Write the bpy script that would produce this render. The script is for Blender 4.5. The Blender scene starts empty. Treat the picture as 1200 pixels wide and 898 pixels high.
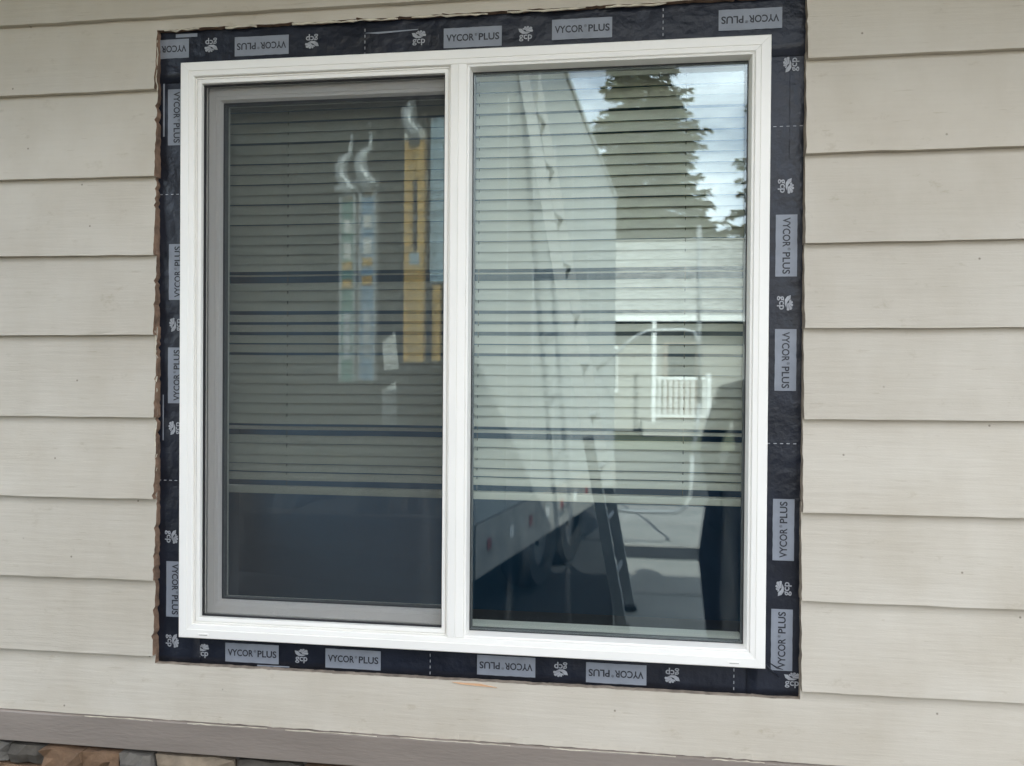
import bpy, bmesh, math, random
from mathutils import Vector, Matrix
R = math.radians
scene = bpy.context.scene
C = scene.collection

# ------------------------------------------------------------------ camera
cam_d = bpy.data.cameras.new('camera')
cam_d.sensor_fit = 'HORIZONTAL'; cam_d.sensor_width = 36.0; cam_d.lens = 27.0
cam_d.clip_start = 0.02; cam_d.clip_end = 2000
cam = bpy.data.objects.new('camera', cam_d); C.objects.link(cam)
_r = Vector((0.99176989, 0.12782842, 0.00723687)); _u = Vector((-0.00823754, 0.0073013, 0.99993942)); _f = Vector((-0.12776783, 0.99176942, -0.0082942))
cam.matrix_world = Matrix(((_r.x, _u.x, -_f.x, 0.91682), (_r.y, _u.y, -_f.y, -1.57594), (_r.z, _u.z, -_f.z, 0.56519), (0, 0, 0, 1)))
scene.camera = cam

# ------------------------------------------------------------------ sky, sun, exposure
SUN_EL, SUN_AZ = 40.0, 14.0            # sun stands behind the house (towards +y, a little to +x)
world = bpy.data.worlds.new('World'); scene.world = world; world.use_nodes = True
wn, wl = world.node_tree.nodes, world.node_tree.links
wn.clear()
wout = wn.new('ShaderNodeOutputWorld'); wbg = wn.new('ShaderNodeBackground')
sky = wn.new('ShaderNodeTexSky'); sky.sky_type = 'NISHITA'; sky.sun_disc = False
sky.sun_elevation = R(SUN_EL); sky.sun_rotation = R(SUN_AZ); sky.air_density = 1.0; sky.dust_density = 1.6; sky.ozone_density = 1.0
tc = wn.new('ShaderNodeTexCoord'); mp = wn.new('ShaderNodeMapping'); mp.inputs['Scale'].default_value = (2.2, 2.2, 5.0)
nz = wn.new('ShaderNodeTexNoise'); nz.inputs['Scale'].default_value = 1.5; nz.inputs['Detail'].default_value = 7; nz.inputs['Roughness'].default_value = .58
rp = wn.new('ShaderNodeValToRGB'); rp.color_ramp.elements[0].position = .40; rp.color_ramp.elements[1].position = .68
mx = wn.new('ShaderNodeMixRGB'); mx.inputs[2].default_value = (15.5, 15.8, 16.3, 1)
wl.new(tc.outputs['Generated'], mp.inputs[0]); wl.new(mp.outputs[0], nz.inputs['Vector']); wl.new(nz.outputs['Fac'], rp.inputs[0])
wl.new(rp.outputs[0], mx.inputs[0]); wl.new(sky.outputs[0], mx.inputs[1]); wl.new(mx.outputs[0], wbg.inputs[0])
wbg.inputs[1].default_value = 0.10
wl.new(wbg.outputs[0], wout.inputs[0])
sun_d = bpy.data.lights.new('sun', 'SUN'); sun_d.energy = 4.0; sun_d.angle = R(.5); sun_d.color = (1, .95, .86)
sun = bpy.data.objects.new('sun', sun_d); C.objects.link(sun)
_s = Vector((math.sin(R(SUN_AZ)) * math.cos(R(SUN_EL)), math.cos(R(SUN_AZ)) * math.cos(R(SUN_EL)), math.sin(R(SUN_EL))))
sun.rotation_euler = _s.to_track_quat('Z', 'Y').to_euler(); sun.location = (4, 8, 12)
vs = scene.view_settings
vs.view_transform = 'Standard'; vs.look = 'None'; vs.gamma = 1.0; vs.use_curve_mapping = False
vs.exposure = 2.1
cy = scene.cycles
cy.use_denoising = True; cy.max_bounces = 10; cy.diffuse_bounces = 4; cy.glossy_bounces = 5; cy.transparent_max_bounces = 24
cy.caustics_reflective = False; cy.caustics_refractive = False; cy.sample_clamp_indirect = 6

# ------------------------------------------------------------------ materials
def newmat(name):
    m = bpy.data.materials.new(name); m.use_nodes = True
    return m, m.node_tree.nodes, m.node_tree.links, m.node_tree.nodes['Principled BSDF']
def mat(name, col, rough=.6, metal=0, var=.12, vscale=8, stretch=(1, 1, 1), bump=.0, bscale=60, spec=.5, coat=0, rvar=0):
    m, n, l, b = newmat(name)
    b.inputs['Roughness'].default_value = rough; b.inputs['Metallic'].default_value = metal
    b.inputs['Specular IOR Level'].default_value = spec
    if coat: b.inputs['Coat Weight'].default_value = coat; b.inputs['Coat Roughness'].default_value = .08
    g = n.new('ShaderNodeNewGeometry'); mpn = n.new('ShaderNodeMapping'); mpn.inputs['Scale'].default_value = stretch
    l.new(g.outputs['Position'], mpn.inputs[0])
    t = n.new('ShaderNodeTexNoise'); t.inputs['Scale'].default_value = vscale; t.inputs['Detail'].default_value = 6
    l.new(mpn.outputs[0], t.inputs['Vector'])
    r = n.new('ShaderNodeValToRGB'); e = r.color_ramp.elements
    e[0].position = .28; e[1].position = .72
    e[0].color = tuple(c * (1 - var) for c in col) + (1,); e[1].color = tuple(min(1, c * (1 + var)) for c in col) + (1,)
    l.new(t.outputs['Fac'], r.inputs[0]); l.new(r.outputs[0], b.inputs['Base Color'])
    if rvar:
        mr = n.new('ShaderNodeMapRange'); mr.inputs[3].default_value = max(0, rough - rvar); mr.inputs[4].default_value = min(1, rough + rvar)
        l.new(t.outputs['Fac'], mr.inputs[0]); l.new(mr.outputs[0], b.inputs['Roughness'])
    if bump:
        t2 = n.new('ShaderNodeTexNoise'); t2.inputs['Scale'].default_value = bscale; t2.inputs['Detail'].default_value = 5
        l.new(mpn.outputs[0], t2.inputs['Vector'])
        bp = n.new('ShaderNodeBump'); bp.inputs['Strength'].default_value = bump; bp.inputs['Distance'].default_value = .004
        l.new(t2.outputs['Fac'], bp.inputs['Height']); l.new(bp.outputs[0], b.inputs['Normal'])
    return m

def siding_mat():
    m, n, l, b = newmat('siding_paint')
    g = n.new('ShaderNodeNewGeometry'); oi = n.new('ShaderNodeObjectInfo')
    def noise(scale, stretch, detail=5, rough=.5):
        mpn = n.new('ShaderNodeMapping'); mpn.inputs['Scale'].default_value = stretch
        l.new(g.outputs['Position'], mpn.inputs[0])
        t = n.new('ShaderNodeTexNoise'); t.inputs['Scale'].default_value = scale; t.inputs['Detail'].default_value = detail; t.inputs['Roughness'].default_value = rough
        l.new(mpn.outputs[0], t.inputs['Vector']); return t.outputs['Fac']
    def ramp(src, p0, c0, p1, c1):
        r = n.new('ShaderNodeValToRGB'); e = r.color_ramp.elements
        e[0].position = p0; e[1].position = p1; e[0].color = c0 + (1,); e[1].color = c1 + (1,)
        l.new(src, r.inputs[0]); return r.outputs[0]
    def mult(a, bb, fac=1.0):
        x = n.new('ShaderNodeMixRGB'); x.blend_type = 'MULTIPLY'; x.inputs[0].default_value = fac
        l.new(a, x.inputs[1]); l.new(bb, x.inputs[2]); return x.outputs[0]
    base = ramp(noise(2.2, (1, 1, 2)), .3, (.500, .448, .366), .7, (.562, .514, .432))
    dirt = ramp(noise(4, (1.6, 1, 1.0), 6, .6), .30, (.91, .895, .87), .58, (1, 1, 1))
    c = mult(base, dirt)
    smudge = ramp(noise(14, (1, 1, 1.6), 7, .7), .29, (.82, .79, .74), .39, (1, 1, 1))
    c = mult(c, smudge, .8)
    # rub marks, thin and nearly level
    rub = ramp(noise(16, (1, 1, 12), 3, .5), .275, (.76, .72, .66), .31, (1, 1, 1))
    c = mult(c, rub, .45)
    grain = ramp(noise(60, (.10, 1, 3.0), 5, .7), .30, (.93, .92, .905), .62, (1, 1, 1))
    c = mult(c, grain, .40)
    # nail specks
    v = n.new('ShaderNodeTexVoronoi'); v.inputs['Scale'].default_value = 6.5; v.inputs['Randomness'].default_value = 1; v.voronoi_dimensions = '2D'
    sxz = n.new('ShaderNodeSeparateXYZ'); cxz = n.new('ShaderNodeCombineXYZ'); l.new(g.outputs['Position'], sxz.inputs[0])
    l.new(sxz.outputs[0], cxz.inputs[0]); l.new(sxz.outputs[2], cxz.inputs[1]); l.new(cxz.outputs[0], v.inputs['Vector'])
    sp = ramp(v.outputs['Distance'], .008, (.25, .215, .18), .018, (1, 1, 1))
    gate = ramp(noise(7, (1, 1, 1), 1), .54, (0, 0, 0), .56, (.75, .75, .75))
    x = n.new('ShaderNodeMixRGB'); x.blend_type = 'MULTIPLY'; l.new(gate, x.inputs[0]); l.new(c, x.inputs[1]); l.new(sp, x.inputs[2]); c = x.outputs[0]
    # per-board tone
    mr = n.new('ShaderNodeMapRange'); mr.inputs[3].default_value = .955; mr.inputs[4].default_value = 1.03; l.new(oi.outputs['Random'], mr.inputs[0])
    hs = n.new('ShaderNodeHueSaturation'); l.new(mr.outputs[0], hs.inputs['Value']); l.new(c, hs.inputs['Color'])
    l.new(hs.outputs[0], b.inputs['Base Color'])
    b.inputs['Roughness'].default_value = .52; b.inputs['Specular IOR Level'].default_value = .4
    # relief: wood grain under paint, brush marks, slow waves
    b1 = n.new('ShaderNodeBump'); b1.inputs['Strength'].default_value = .55; b1.inputs['Distance'].default_value = .0016
    l.new(noise(34, (.22, 1, 3.2), 6, .6), b1.inputs['Height'])
    b2 = n.new('ShaderNodeBump'); b2.inputs['Strength'].default_value = .30; b2.inputs['Distance'].default_value = .012
    l.new(noise(4.5, (.8, 1, 1.6), 3), b2.inputs['Height']); l.new(b1.outputs[0], b2.inputs['Normal'])
    b3 = n.new('ShaderNodeBump'); b3.inputs['Strength'].default_value = .16; b3.inputs['Distance'].default_value = .001
    l.new(noise(420, (.5, 1, 1), 3), b3.inputs['Height']); l.new(b2.outputs[0], b3.inputs['Normal'])
    l.new(b3.outputs[0], b.inputs['Normal'])
    return m

def glass_mat(name, ior, tint):
    m = bpy.data.materials.new(name); m.use_nodes = True
    n, l = m.node_tree.nodes, m.node_tree.links; n.clear()
    o = n.new('ShaderNodeOutputMaterial'); mixs = n.new('ShaderNodeMixShader'); tr = n.new('ShaderNodeBsdfTransparent'); gl = n.new('ShaderNodeBsdfGlossy')
    fr = n.new('ShaderNodeFresnel'); fr.inputs['IOR'].default_value = ior
    gl.inputs['Roughness'].default_value = 0.0; gl.inputs['Color'].default_value = (.80, .93, 1, 1); tr.inputs['Color'].default_value = tint + (1,)
    g = n.new('ShaderNodeNewGeometry')
    # faint smears and water marks on the pane
    t2 = n.new('ShaderNodeTexNoise'); t2.inputs['Scale'].default_value = 5; t2.inputs['Detail'].default_value = 5
    mpn = n.new('ShaderNodeMapping'); mpn.inputs['Scale'].default_value = (3.2, 1, .35); l.new(g.outputs['Position'], mpn.inputs[0]); l.new(mpn.outputs[0], t2.inputs['Vector'])
    rr = n.new('ShaderNodeValToRGB'); rr.color_ramp.elements[0].position = .60; rr.color_ramp.elements[1].position = .80
    rr.color_ramp.elements[1].color = (.025, .025, .025, 1)
    l.new(t2.outputs['Fac'], rr.inputs[0])
    df = n.new('ShaderNodeBsdfDiffuse'); df.inputs['Color'].default_value = (.8, .82, .8, 1)
    mix2 = n.new('ShaderNodeMixShader')
    iv = n.new('ShaderNodeMapRange'); iv.inputs[3].default_value = ior; iv.inputs[4].default_value = 1 / ior     # same reflectance from either face
    l.new(g.outputs['Backfacing'], iv.inputs[0]); l.new(iv.outputs[0], fr.inputs['IOR'])
    l.new(fr.outputs[0], mixs.inputs[0]); l.new(tr.outputs[0], mixs.inputs[1]); l.new(gl.outputs[0], mixs.inputs[2])
    l.new(rr.outputs[0], mix2.inputs[0]); l.new(mixs.outputs[0], mix2.inputs[1]); l.new(df.outputs[0], mix2.inputs[2])
    l.new(mix2.outputs[0], o.inputs[0])
    return m

def screen_mat():
    m = bpy.data.materials.new('screen_mesh'); m.use_nodes = True
    n, l = m.node_tree.nodes, m.node_tree.links; n.clear()
    o = n.new('ShaderNodeOutputMaterial'); mixs = n.new('ShaderNodeMixShader'); tr = n.new('ShaderNodeBsdfTransparent'); df = n.new('ShaderNodeBsdfDiffuse')
    df.inputs['Color'].default_value = (.066, .070, .074, 1)
    g = n.new('ShaderNodeNewGeometry'); sx = n.new('ShaderNodeSeparateXYZ'); l.new(g.outputs['Position'], sx.inputs[0])
    def wires(out):
        a = n.new('ShaderNodeMath'); a.operation = 'MULTIPLY'; a.inputs[1].default_value = 1 / .0014; l.new(out, a.inputs[0])
        f = n.new('ShaderNodeMath'); f.operation = 'FRACT'; l.new(a.outputs[0], f.inputs[0])
        c = n.new('ShaderNodeMath'); c.operation = 'LESS_THAN'; c.inputs[1].default_value = .255; l.new(f.outputs[0], c.inputs[0]); return c.outputs[0]
    mxn = n.new('ShaderNodeMath'); mxn.operation = 'MAXIMUM'; l.new(wires(sx.outputs[0]), mxn.inputs[0]); l.new(wires(sx.outputs[2]), mxn.inputs[1])
    l.new(mxn.outputs[0], mixs.inputs[0]); l.new(tr.outputs[0], mixs.inputs[1]); l.new(df.outputs[0], mixs.inputs[2]); l.new(mixs.outputs[0], o.inputs[0])
    return m

M = {}
M['siding'] = siding_mat()
M['rawwood'] = mat('raw_cut_wood', (.23, .145, .095), .9, var=.5, vscale=40, bump=.8, bscale=150)
M['cutpaint'] = mat('weathered_cut', (.30, .245, .19), .9, var=.4, vscale=50, bump=.5, bscale=120)
M['chip'] = mat('old_paint_chip', (.62, .56, .44), .8, var=.2, vscale=60)
M['sheath'] = mat('sheathing', (.30, .20, .12), .9, var=.3)
M['belt'] = mat('belt_paint', (.245, .205, .172), .55, var=.10, vscale=10, stretch=(.4, 1, 2), bump=.25, bscale=90)
M['vinyl'] = mat('white_vinyl', (.89, .862, .80), .36, var=.02, vscale=5, spec=.45, bump=0)
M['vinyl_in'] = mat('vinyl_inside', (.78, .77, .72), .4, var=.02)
M['tape'] = mat('flashing_film', (.010, .013, .022), .33, var=.35, vscale=12, stretch=(1, 1, 1), bump=1.0, bscale=34, spec=.42, rvar=.12)
M['print'] = mat('print_silver', (.235, .255, .29), .42, var=.10, vscale=30, bump=.3, bscale=30)
M['print_text'] = mat('print_black', (.018, .02, .028), .45, var=.1)
M['print_logo'] = mat('print_logo', (.33, .34, .36), .45, var=.2, vscale=80)
M['gasket'] = mat('black_gasket', (.012, .012, .014), .6)
M['screen'] = screen_mat()
M['spacer'] = mat('spacer_grey', (.12, .125, .125), .5)
M['glass'] = glass_mat('window_glass', 1.53, (.972, .987, .976))
M['glassL'] = glass_mat('sash_glass', 1.53, (.972, .987, .976))
M['slat'] = mat('blind_slat', (.545, .53, .47), .5, var=.05, vscale=7)
M['cord'] = mat('blind_cord', (.10, .10, .09), .8)
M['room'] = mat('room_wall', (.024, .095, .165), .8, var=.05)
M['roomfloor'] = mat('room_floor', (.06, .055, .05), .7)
M['soffit'] = mat('soffit_paint', (.50, .47, .40), .7)
M['roof'] = mat('house_shingle', (.06, .058, .055), .9, var=.3)
M['concrete'] = mat('concrete', (.36, .345, .32), .85, var=.18, vscale=2.5, bump=.5, bscale=90)
M['grass'] = mat('lawn', (.075, .080, .045), .95, var=.4, vscale=3, bump=.6)
M['asphalt'] = mat('asphalt', (.035, .036, .04), .9, var=.2)
M['twhite'] = mat('trailer_white', (.37, .38, .375), .5, var=.06, vscale=1.5)
M['tskirt'] = mat('trailer_skirt', (.36, .34, .31), .55, var=.2)
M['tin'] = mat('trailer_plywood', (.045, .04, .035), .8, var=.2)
M['red'] = mat('red_reflector', (.28, .07, .06), .45)
M['alu'] = mat('aluminium', (.56, .57, .58), .5, metal=.5, var=.06)
M['ladder'] = mat('ladder_aluminium', (.35, .36, .37), .55, metal=.2, var=.05)
M['tyre'] = mat('tyre_rubber', (.02, .02, .021), .85)
M['rim'] = mat('rim_grey', (.12, .12, .125), .5, metal=.2)
M['yellow'] = mat('level_yellow', (.70, .43, .10), .45, var=.06)
M['pale'] = mat('pale_tip', (.70, .68, .60), .5)
M['lvgreen'] = mat('level_green', (.16, .32, .27), .4, var=.15)
M['lvblue'] = mat('level_blue', (.22, .36, .50), .4, var=.12)
M['silver'] = mat('silver_edge', (.56, .58, .58), .45, metal=.2)
M['board_blue'] = mat('pale_blue_board', (.45, .60, .68), .6)
M['paper'] = mat('paper_tag', (.80, .79, .74), .8)
M['hwall'] = mat('neighbour_wall', (.30, .29, .265), .8, var=.06)
M['hroof'] = mat('neighbour_roof', (.34, .335, .32), .9, var=.35, vscale=5, stretch=(1, 1, 2), bump=.4, bscale=20)
M['hwhite'] = mat('white_paint', (.80, .80, .78), .5)
M['hglass'] = mat('dark_pane', (.03, .035, .04), .1)
M['bark'] = mat('bark', (.09, .065, .045), .95, var=.3)
M['needle'] = mat('needles', (.050, .058, .026), .8, var=.45, vscale=1.2)
M['needle2'] = mat('needles_pale', (.075, .095, .045), .8, var=.4, vscale=1.2)
M['jacket'] = mat('navy_jacket', (.018, .024, .045), .8, var=.2, bump=.4, bscale=30)
M['trouser'] = mat('dark_trousers', (.02, .021, .026), .85)
M['skin'] = mat('skin', (.52, .33, .25), .5)
M['hair'] = mat('hair', (.05, .035, .025), .6)
STONES = [mat('stone_%s' % n_, c_, .85, var=.35, vscale=22, bump=1.0, bscale=55) for n_, c_ in
          (('brown', (.17, .10, .055)), ('grey', (.14, .125, .105)), ('tan', (.23, .18, .125)), ('dark', (.075, .064, .05)))]

# ------------------------------------------------------------------ mesh helpers
def link(name, me, parent=None, loc=None):
    o = bpy.data.objects.new(name, me); C.objects.link(o)
    if parent is not None: o.parent = parent
    if loc is not None: o.location = loc
    return o
def build(name, verts, faces, mats, parent=None, idx=None, smooth=False):
    me = bpy.data.meshes.new(name); me.from_pydata([tuple(v) for v in verts], [], faces); me.update()
    for m in (mats if isinstance(mats, (list, tuple)) else [mats]): me.materials.append(m)
    if idx: me.polygons.foreach_set('material_index', idx)
    if smooth: me.polygons.foreach_set('use_smooth', [True] * len(me.polygons))
    return link(name, me, parent)
def empty(name, loc=(0, 0, 0), rz=0):
    o = bpy.data.objects.new(name, None); C.objects.link(o); o.location = loc; o.rotation_euler = (0, 0, rz); o.empty_display_size = .1
    return o
def tag(o, label, cat, group=None, kind=None):
    if label: o['label'] = label
    if cat: o['category'] = cat
    if group: o['group'] = group
    if kind: o['kind'] = kind
    return o
class MB:
    def __init__(s): s.bm = bmesh.new()
    def box(s, a, b, bev=0, mi=0):
        r = bmesh.ops.create_cube(s.bm, size=1); vs_ = r['verts']
        c = [(a[i] + b[i]) / 2 for i in range(3)]; d = [abs(b[i] - a[i]) for i in range(3)]
        for v in vs_: v.co = Vector((c[0] + v.co.x * d[0], c[1] + v.co.y * d[1], c[2] + v.co.z * d[2]))
        fs = set(f for v in vs_ for f in v.link_faces)
        for f in fs: f.material_index = mi
        if bev:
            es = list(set(e for v in vs_ for e in v.link_edges))
            bmesh.ops.bevel(s.bm, geom=es, offset=bev, segments=2, affect='EDGES', profile=.7)
        return s
    def tube(s, pts, rad, seg=10, mi=0, cap=True):
        pts = [Vector(p) for p in pts]; rads = rad if isinstance(rad, (list, tuple)) else [rad] * len(pts)
        rings = []; ref = None
        for i, p in enumerate(pts):
            t = (pts[min(i + 1, len(pts) - 1)] - pts[max(i - 1, 0)]).normalized()
            if ref is None: ref = Vector((0, 0, 1)) if abs(t.z) < .9 else Vector((1, 0, 0))
            a = t.cross(ref).normalized(); b = a.cross(t).normalized(); ref = b
            rings.append([s.bm.verts.new(p + (a * math.cos(2 * math.pi * k / seg) + b * math.sin(2 * math.pi * k / seg)) * rads[i]) for k in range(seg)])
        for i in range(len(rings) - 1):
            for k in range(seg):
                f = s.bm.faces.new((rings[i][k], rings[i][(k + 1) % seg], rings[i + 1][(k + 1) % seg], rings[i + 1][k])); f.material_index = mi; f.smooth = True
        if cap:
            s.bm.faces.new(rings[0][::-1]).material_index = mi; s.bm.faces.new(rings[-1]).material_index = mi
        return s
    def poly(s, pts, mi=0):
        f = s.bm.faces.new([s.bm.verts.new(p) for p in pts]); f.material_index = mi; return s
    def prism(s, pts, off, mi=0):
        off = Vector(off); a = [s.bm.verts.new(p) for p in pts]; b = [s.bm.verts.new(Vector(p) + off) for p in pts]; n = len(pts)
        s.bm.faces.new(a); s.bm.faces.new(b[::-1])
        for i in range(n): s.bm.faces.new((a[i], b[i], b[(i + 1) % n], a[(i + 1) % n]))
        return s
    def build(s, name, mats, parent=None):
        bmesh.ops.recalc_face_normals(s.bm, faces=s.bm.faces[:])
        me = bpy.data.meshes.new(name); s.bm.to_mesh(me); s.bm.free()
        for m in (mats if isinstance(mats, (list, tuple)) else [mats]): me.materials.append(m)
        return link(name, me, parent)

W, H = 1.2192, 1.2303
GZ = -.835            # ground level
XL, XR = -1.3, 2.7    # wall extent built
CL, CR, CT, CB = -.0665, 1.2895, 1.3085, -.0700   # cut edges of the siding round the window
rnd = random.Random(7)

# ================================================================== SETTING: ground, driveway
g = build('ground', [(-300, -300, GZ - .02), (300, -300, GZ - .02), (300, 300, GZ - .02), (-300, 300, GZ - .02)], [(0, 1, 2, 3)], M['grass']); g['kind'] = 'structure'
drive = empty('driveway', (0, 0, GZ)); drive['kind'] = 'structure'
for (x0, x1, y0, y1) in ((.94, 2.30, -2.50, -.02), (.94, 2.30, -3.45, -2.515), (.94, 2.30, -4.43, -3.465), (.94, 2.30, -5.90, -4.92), (.94, 2.30, -6.95, -5.915)):
    MB().box((x0, y0, -.1), (x1, y1, 0), .006).build('concrete_slab', M['concrete'], drive)
MB().box((-4.2, -8.5, -.1), (6.9, -.015, -.012)).build('shade_dark_apron', M['asphalt'], drive)  # dark apron colour stands in for shade on the ground by the trailer
road = MB().box((-40, -13.6, GZ - .1), (40, -8.6, GZ - .012)).build('road', M['asphalt']); road['kind'] = 'structure'

# ================================================================== HOUSE
house = empty('house', (0, 0, GZ))
house.location = (0, 0, 0)
tag(house, 'house wall of beige painted lap siding, brown belt board and ledge stone below', 'house')
# sheathing with the rough opening
sh = MB()
OX0, OX1, OZ0, OZ1 = .012, W - .012, .012, H - .012
for a, b in (((XL, .002, GZ), (OX0, .10, 1.95)), ((OX1, .002, GZ), (XR, .10, 1.95)), ((OX0, .002, GZ), (OX1, .10, OZ0)), ((OX0, .002, OZ1), (OX1, .10, 1.95))): sh.box(a, b)
sh.build('sheathing', M['sheath'], house)
# room behind the window
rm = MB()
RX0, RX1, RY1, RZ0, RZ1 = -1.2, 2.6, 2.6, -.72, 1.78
for a_, b_ in (((.103, RZ0 - .1), (.75, RZ1 + .1)), ((2.35, RZ0 - .1), (RY1, RZ1 + .1)), ((.75, RZ0 - .1), (2.35, -.05)), ((.75, 1.45), (2.35, RZ1 + .1))): rm.box((RX0 - .1, a_[0], a_[1]), (RX0, b_[0], b_[1]))   # left wall; unseen opening added to let skylight brighten the room
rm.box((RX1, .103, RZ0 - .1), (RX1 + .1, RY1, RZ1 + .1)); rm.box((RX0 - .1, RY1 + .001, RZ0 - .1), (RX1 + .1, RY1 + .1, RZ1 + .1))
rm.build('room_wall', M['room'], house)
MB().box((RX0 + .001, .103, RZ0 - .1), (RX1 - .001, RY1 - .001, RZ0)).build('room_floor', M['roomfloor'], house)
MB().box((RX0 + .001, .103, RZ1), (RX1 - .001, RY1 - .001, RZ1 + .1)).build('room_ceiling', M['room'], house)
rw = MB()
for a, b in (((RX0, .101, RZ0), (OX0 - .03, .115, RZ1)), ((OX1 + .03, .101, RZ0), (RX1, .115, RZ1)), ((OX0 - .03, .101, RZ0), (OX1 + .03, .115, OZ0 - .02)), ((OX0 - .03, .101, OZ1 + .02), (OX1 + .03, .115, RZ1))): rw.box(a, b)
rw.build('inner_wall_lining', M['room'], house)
# unseen eave and roof; eave set low and deep to darken the upper wall
MB().box((XL - .3, -.72, 1.66), (XR + .3, -.001, 1.675)).build('soffit', M['soffit'], house)
MB().box((XL - .3, -.75, 1.62), (XR + .3, -.722, 1.78)).build('fascia', M['belt'], house)
MB().prism([(XL - .4, -.82, 1.79), (XL - .4, 3.8, 3.9), (XL - .4, 3.8, 4.0), (XL - .4, -.82, 1.86)], (XR - XL + .8, 0, 0)).build('roof', M['roof'], house)

# siding boards: grid sheets with a turned lower lip, ragged where they were sawn for the window
def lerp(a, b, t): return a + (b - a) * t
YB, YT, TH = -.0265, -.0118, .0125
def board(zl0, zl1, zr0, zr1, x0, x1, ztop_l, ztop_r, name='siding_board', cut=None, seed=0, ragL=False, ragR=False, smallcut=None):
    """lower edge runs (x0,zl0)->(x1,zr0); cut=(cx0,cx1,zlow,zhigh,side) notch."""
    rn = random.Random(seed)
    xs = set(); n = max(2, int((x1 - x0) / .045)); xs.update(round(x0 + (x1 - x0) * i / n, 5) for i in range(n + 1))
    if cut:
        cx0, cx1, cz, side = cut
        xs = {x for x in xs if abs(x - cx0) > .01 and abs(x - cx1) > .01}
        xs.update((cx0, cx1)); m = 88
        xs.update(round(cx0 + (cx1 - cx0) * i / m, 5) for i in range(m + 1))
    xs = sorted(xs)
    NZ = 26 if ragR else 14
    def zrow(x, j):
        t = (x - x0) / (x1 - x0); lo = lerp(zl0, zr0, t); hi = lerp(ztop_l, ztop_r, t)
        return lo + (hi - lo) * j / NZ
    ts = [j / NZ for j in range(NZ + 1)]
    if cut:
        lo = zl0; hi = ztop_l; tc_ = (cz - lo) / (hi - lo)
        ts = sorted([t for t in ts if abs(t - tc_) > .03] + [tc_])
    nzr = len(ts)
    wav = [rn.gauss(0, .0005) for _ in xs]
    V = []; Fc = []; MI = []
    grid = {}
    def keep(i, j):
        if not cut: return True
        xm = (xs[i] + xs[i + 1]) / 2; tm = (ts[j] + ts[j + 1]) / 2
        inx = cx0 < xm < cx1
        if side == 'up': return not (inx and tm < tc_)      # notch takes the lower part (board above window)
        return not (inx and tm > tc_)                        # notch takes the upper part (board below window)
    for i, x in enumerate(xs):
        for j, t in enumerate(ts):
            tt = (x - x0) / (x1 - x0); lo = lerp(zl0, zr0, tt); hi = lerp(ztop_l, ztop_r, tt)
            z = lo + (hi - lo) * t; xx = x; y = lerp(YB, YT, t)
            if j == 0: z += wav[i]; 
            if j == 0: y += rn.gauss(0, .0004)
            if ragR and i == len(xs) - 1: xx += rn.gauss(0, .0005) - (rn.uniform(.0015, .005) if rn.random() < .13 else 0)
            if ragL and i == 0: xx += rn.gauss(0, .0005)
            if cut and abs(t - tc_) < 1e-9 and cx0 <= x <= cx1:
                z += (rn.gauss(0, .0006) + (.0035 * rn.random() if rn.random() < .16 else 0) + .0006 * math.sin(x * 37)) if side == 'up' else rn.gauss(0, .0004)
            if cut and (x in (cx0, cx1)) and ((side == 'up' and t < tc_) or (side != 'up' and t > tc_)): xx += rn.gauss(0, .0006)
            grid[i, j] = len(V); V.append((xx, y, z))
    nb = len(V)
    for k in range(nb):
        x, y, z = V[k]; V.append((x, min(y + TH, .001), z))
    ks = {(i, j) for i in range(len(xs) - 1) for j in range(nzr - 1) if keep(i, j)}
    for (i, j) in ks:
        a, b, c, d = grid[i, j], grid[i + 1, j], grid[i + 1, j + 1], grid[i, j + 1]
        Fc.append((a, b, c, d)); MI.append(0)
        for (e0, e1, di, dj) in ((a, b, 0, -1), (b, c, 1, 0), (c, d, 0, 1), (d, a, -1, 0)):
            if (i + di, j + dj) not in ks:
                raw = 1 if ((di != 0 and ((ragR and di > 0) or (ragL and di < 0) or cut)) or (dj != 0 and cut and not (dj < 0 and j == 0) and not (dj > 0 and j == nzr - 2))) else 0
                if raw and ((cut and side != 'up' and dj > 0) or (V[e0][0] > 1 and di < 0) or (cut and V[e0][0] > 1.2 and di != 0)): raw = 2
                if raw:   # sawn faces reach back to the sheathing
                    q0, q1 = len(V), len(V) + 1
                    V.append((V[e0][0], .0012, V[e0][2])); V.append((V[e1][0], .0012, V[e1][2]))
                    Fc.append((e1, e0, q0, q1))
                else:
                    Fc.append((e1, e0, e0 + nb, e1 + nb))
                MI.append(raw)
    return build(name, V, Fc, [M['siding'], M['rawwood'], M['cutpaint']], house, MI)

LAP = .018
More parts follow.
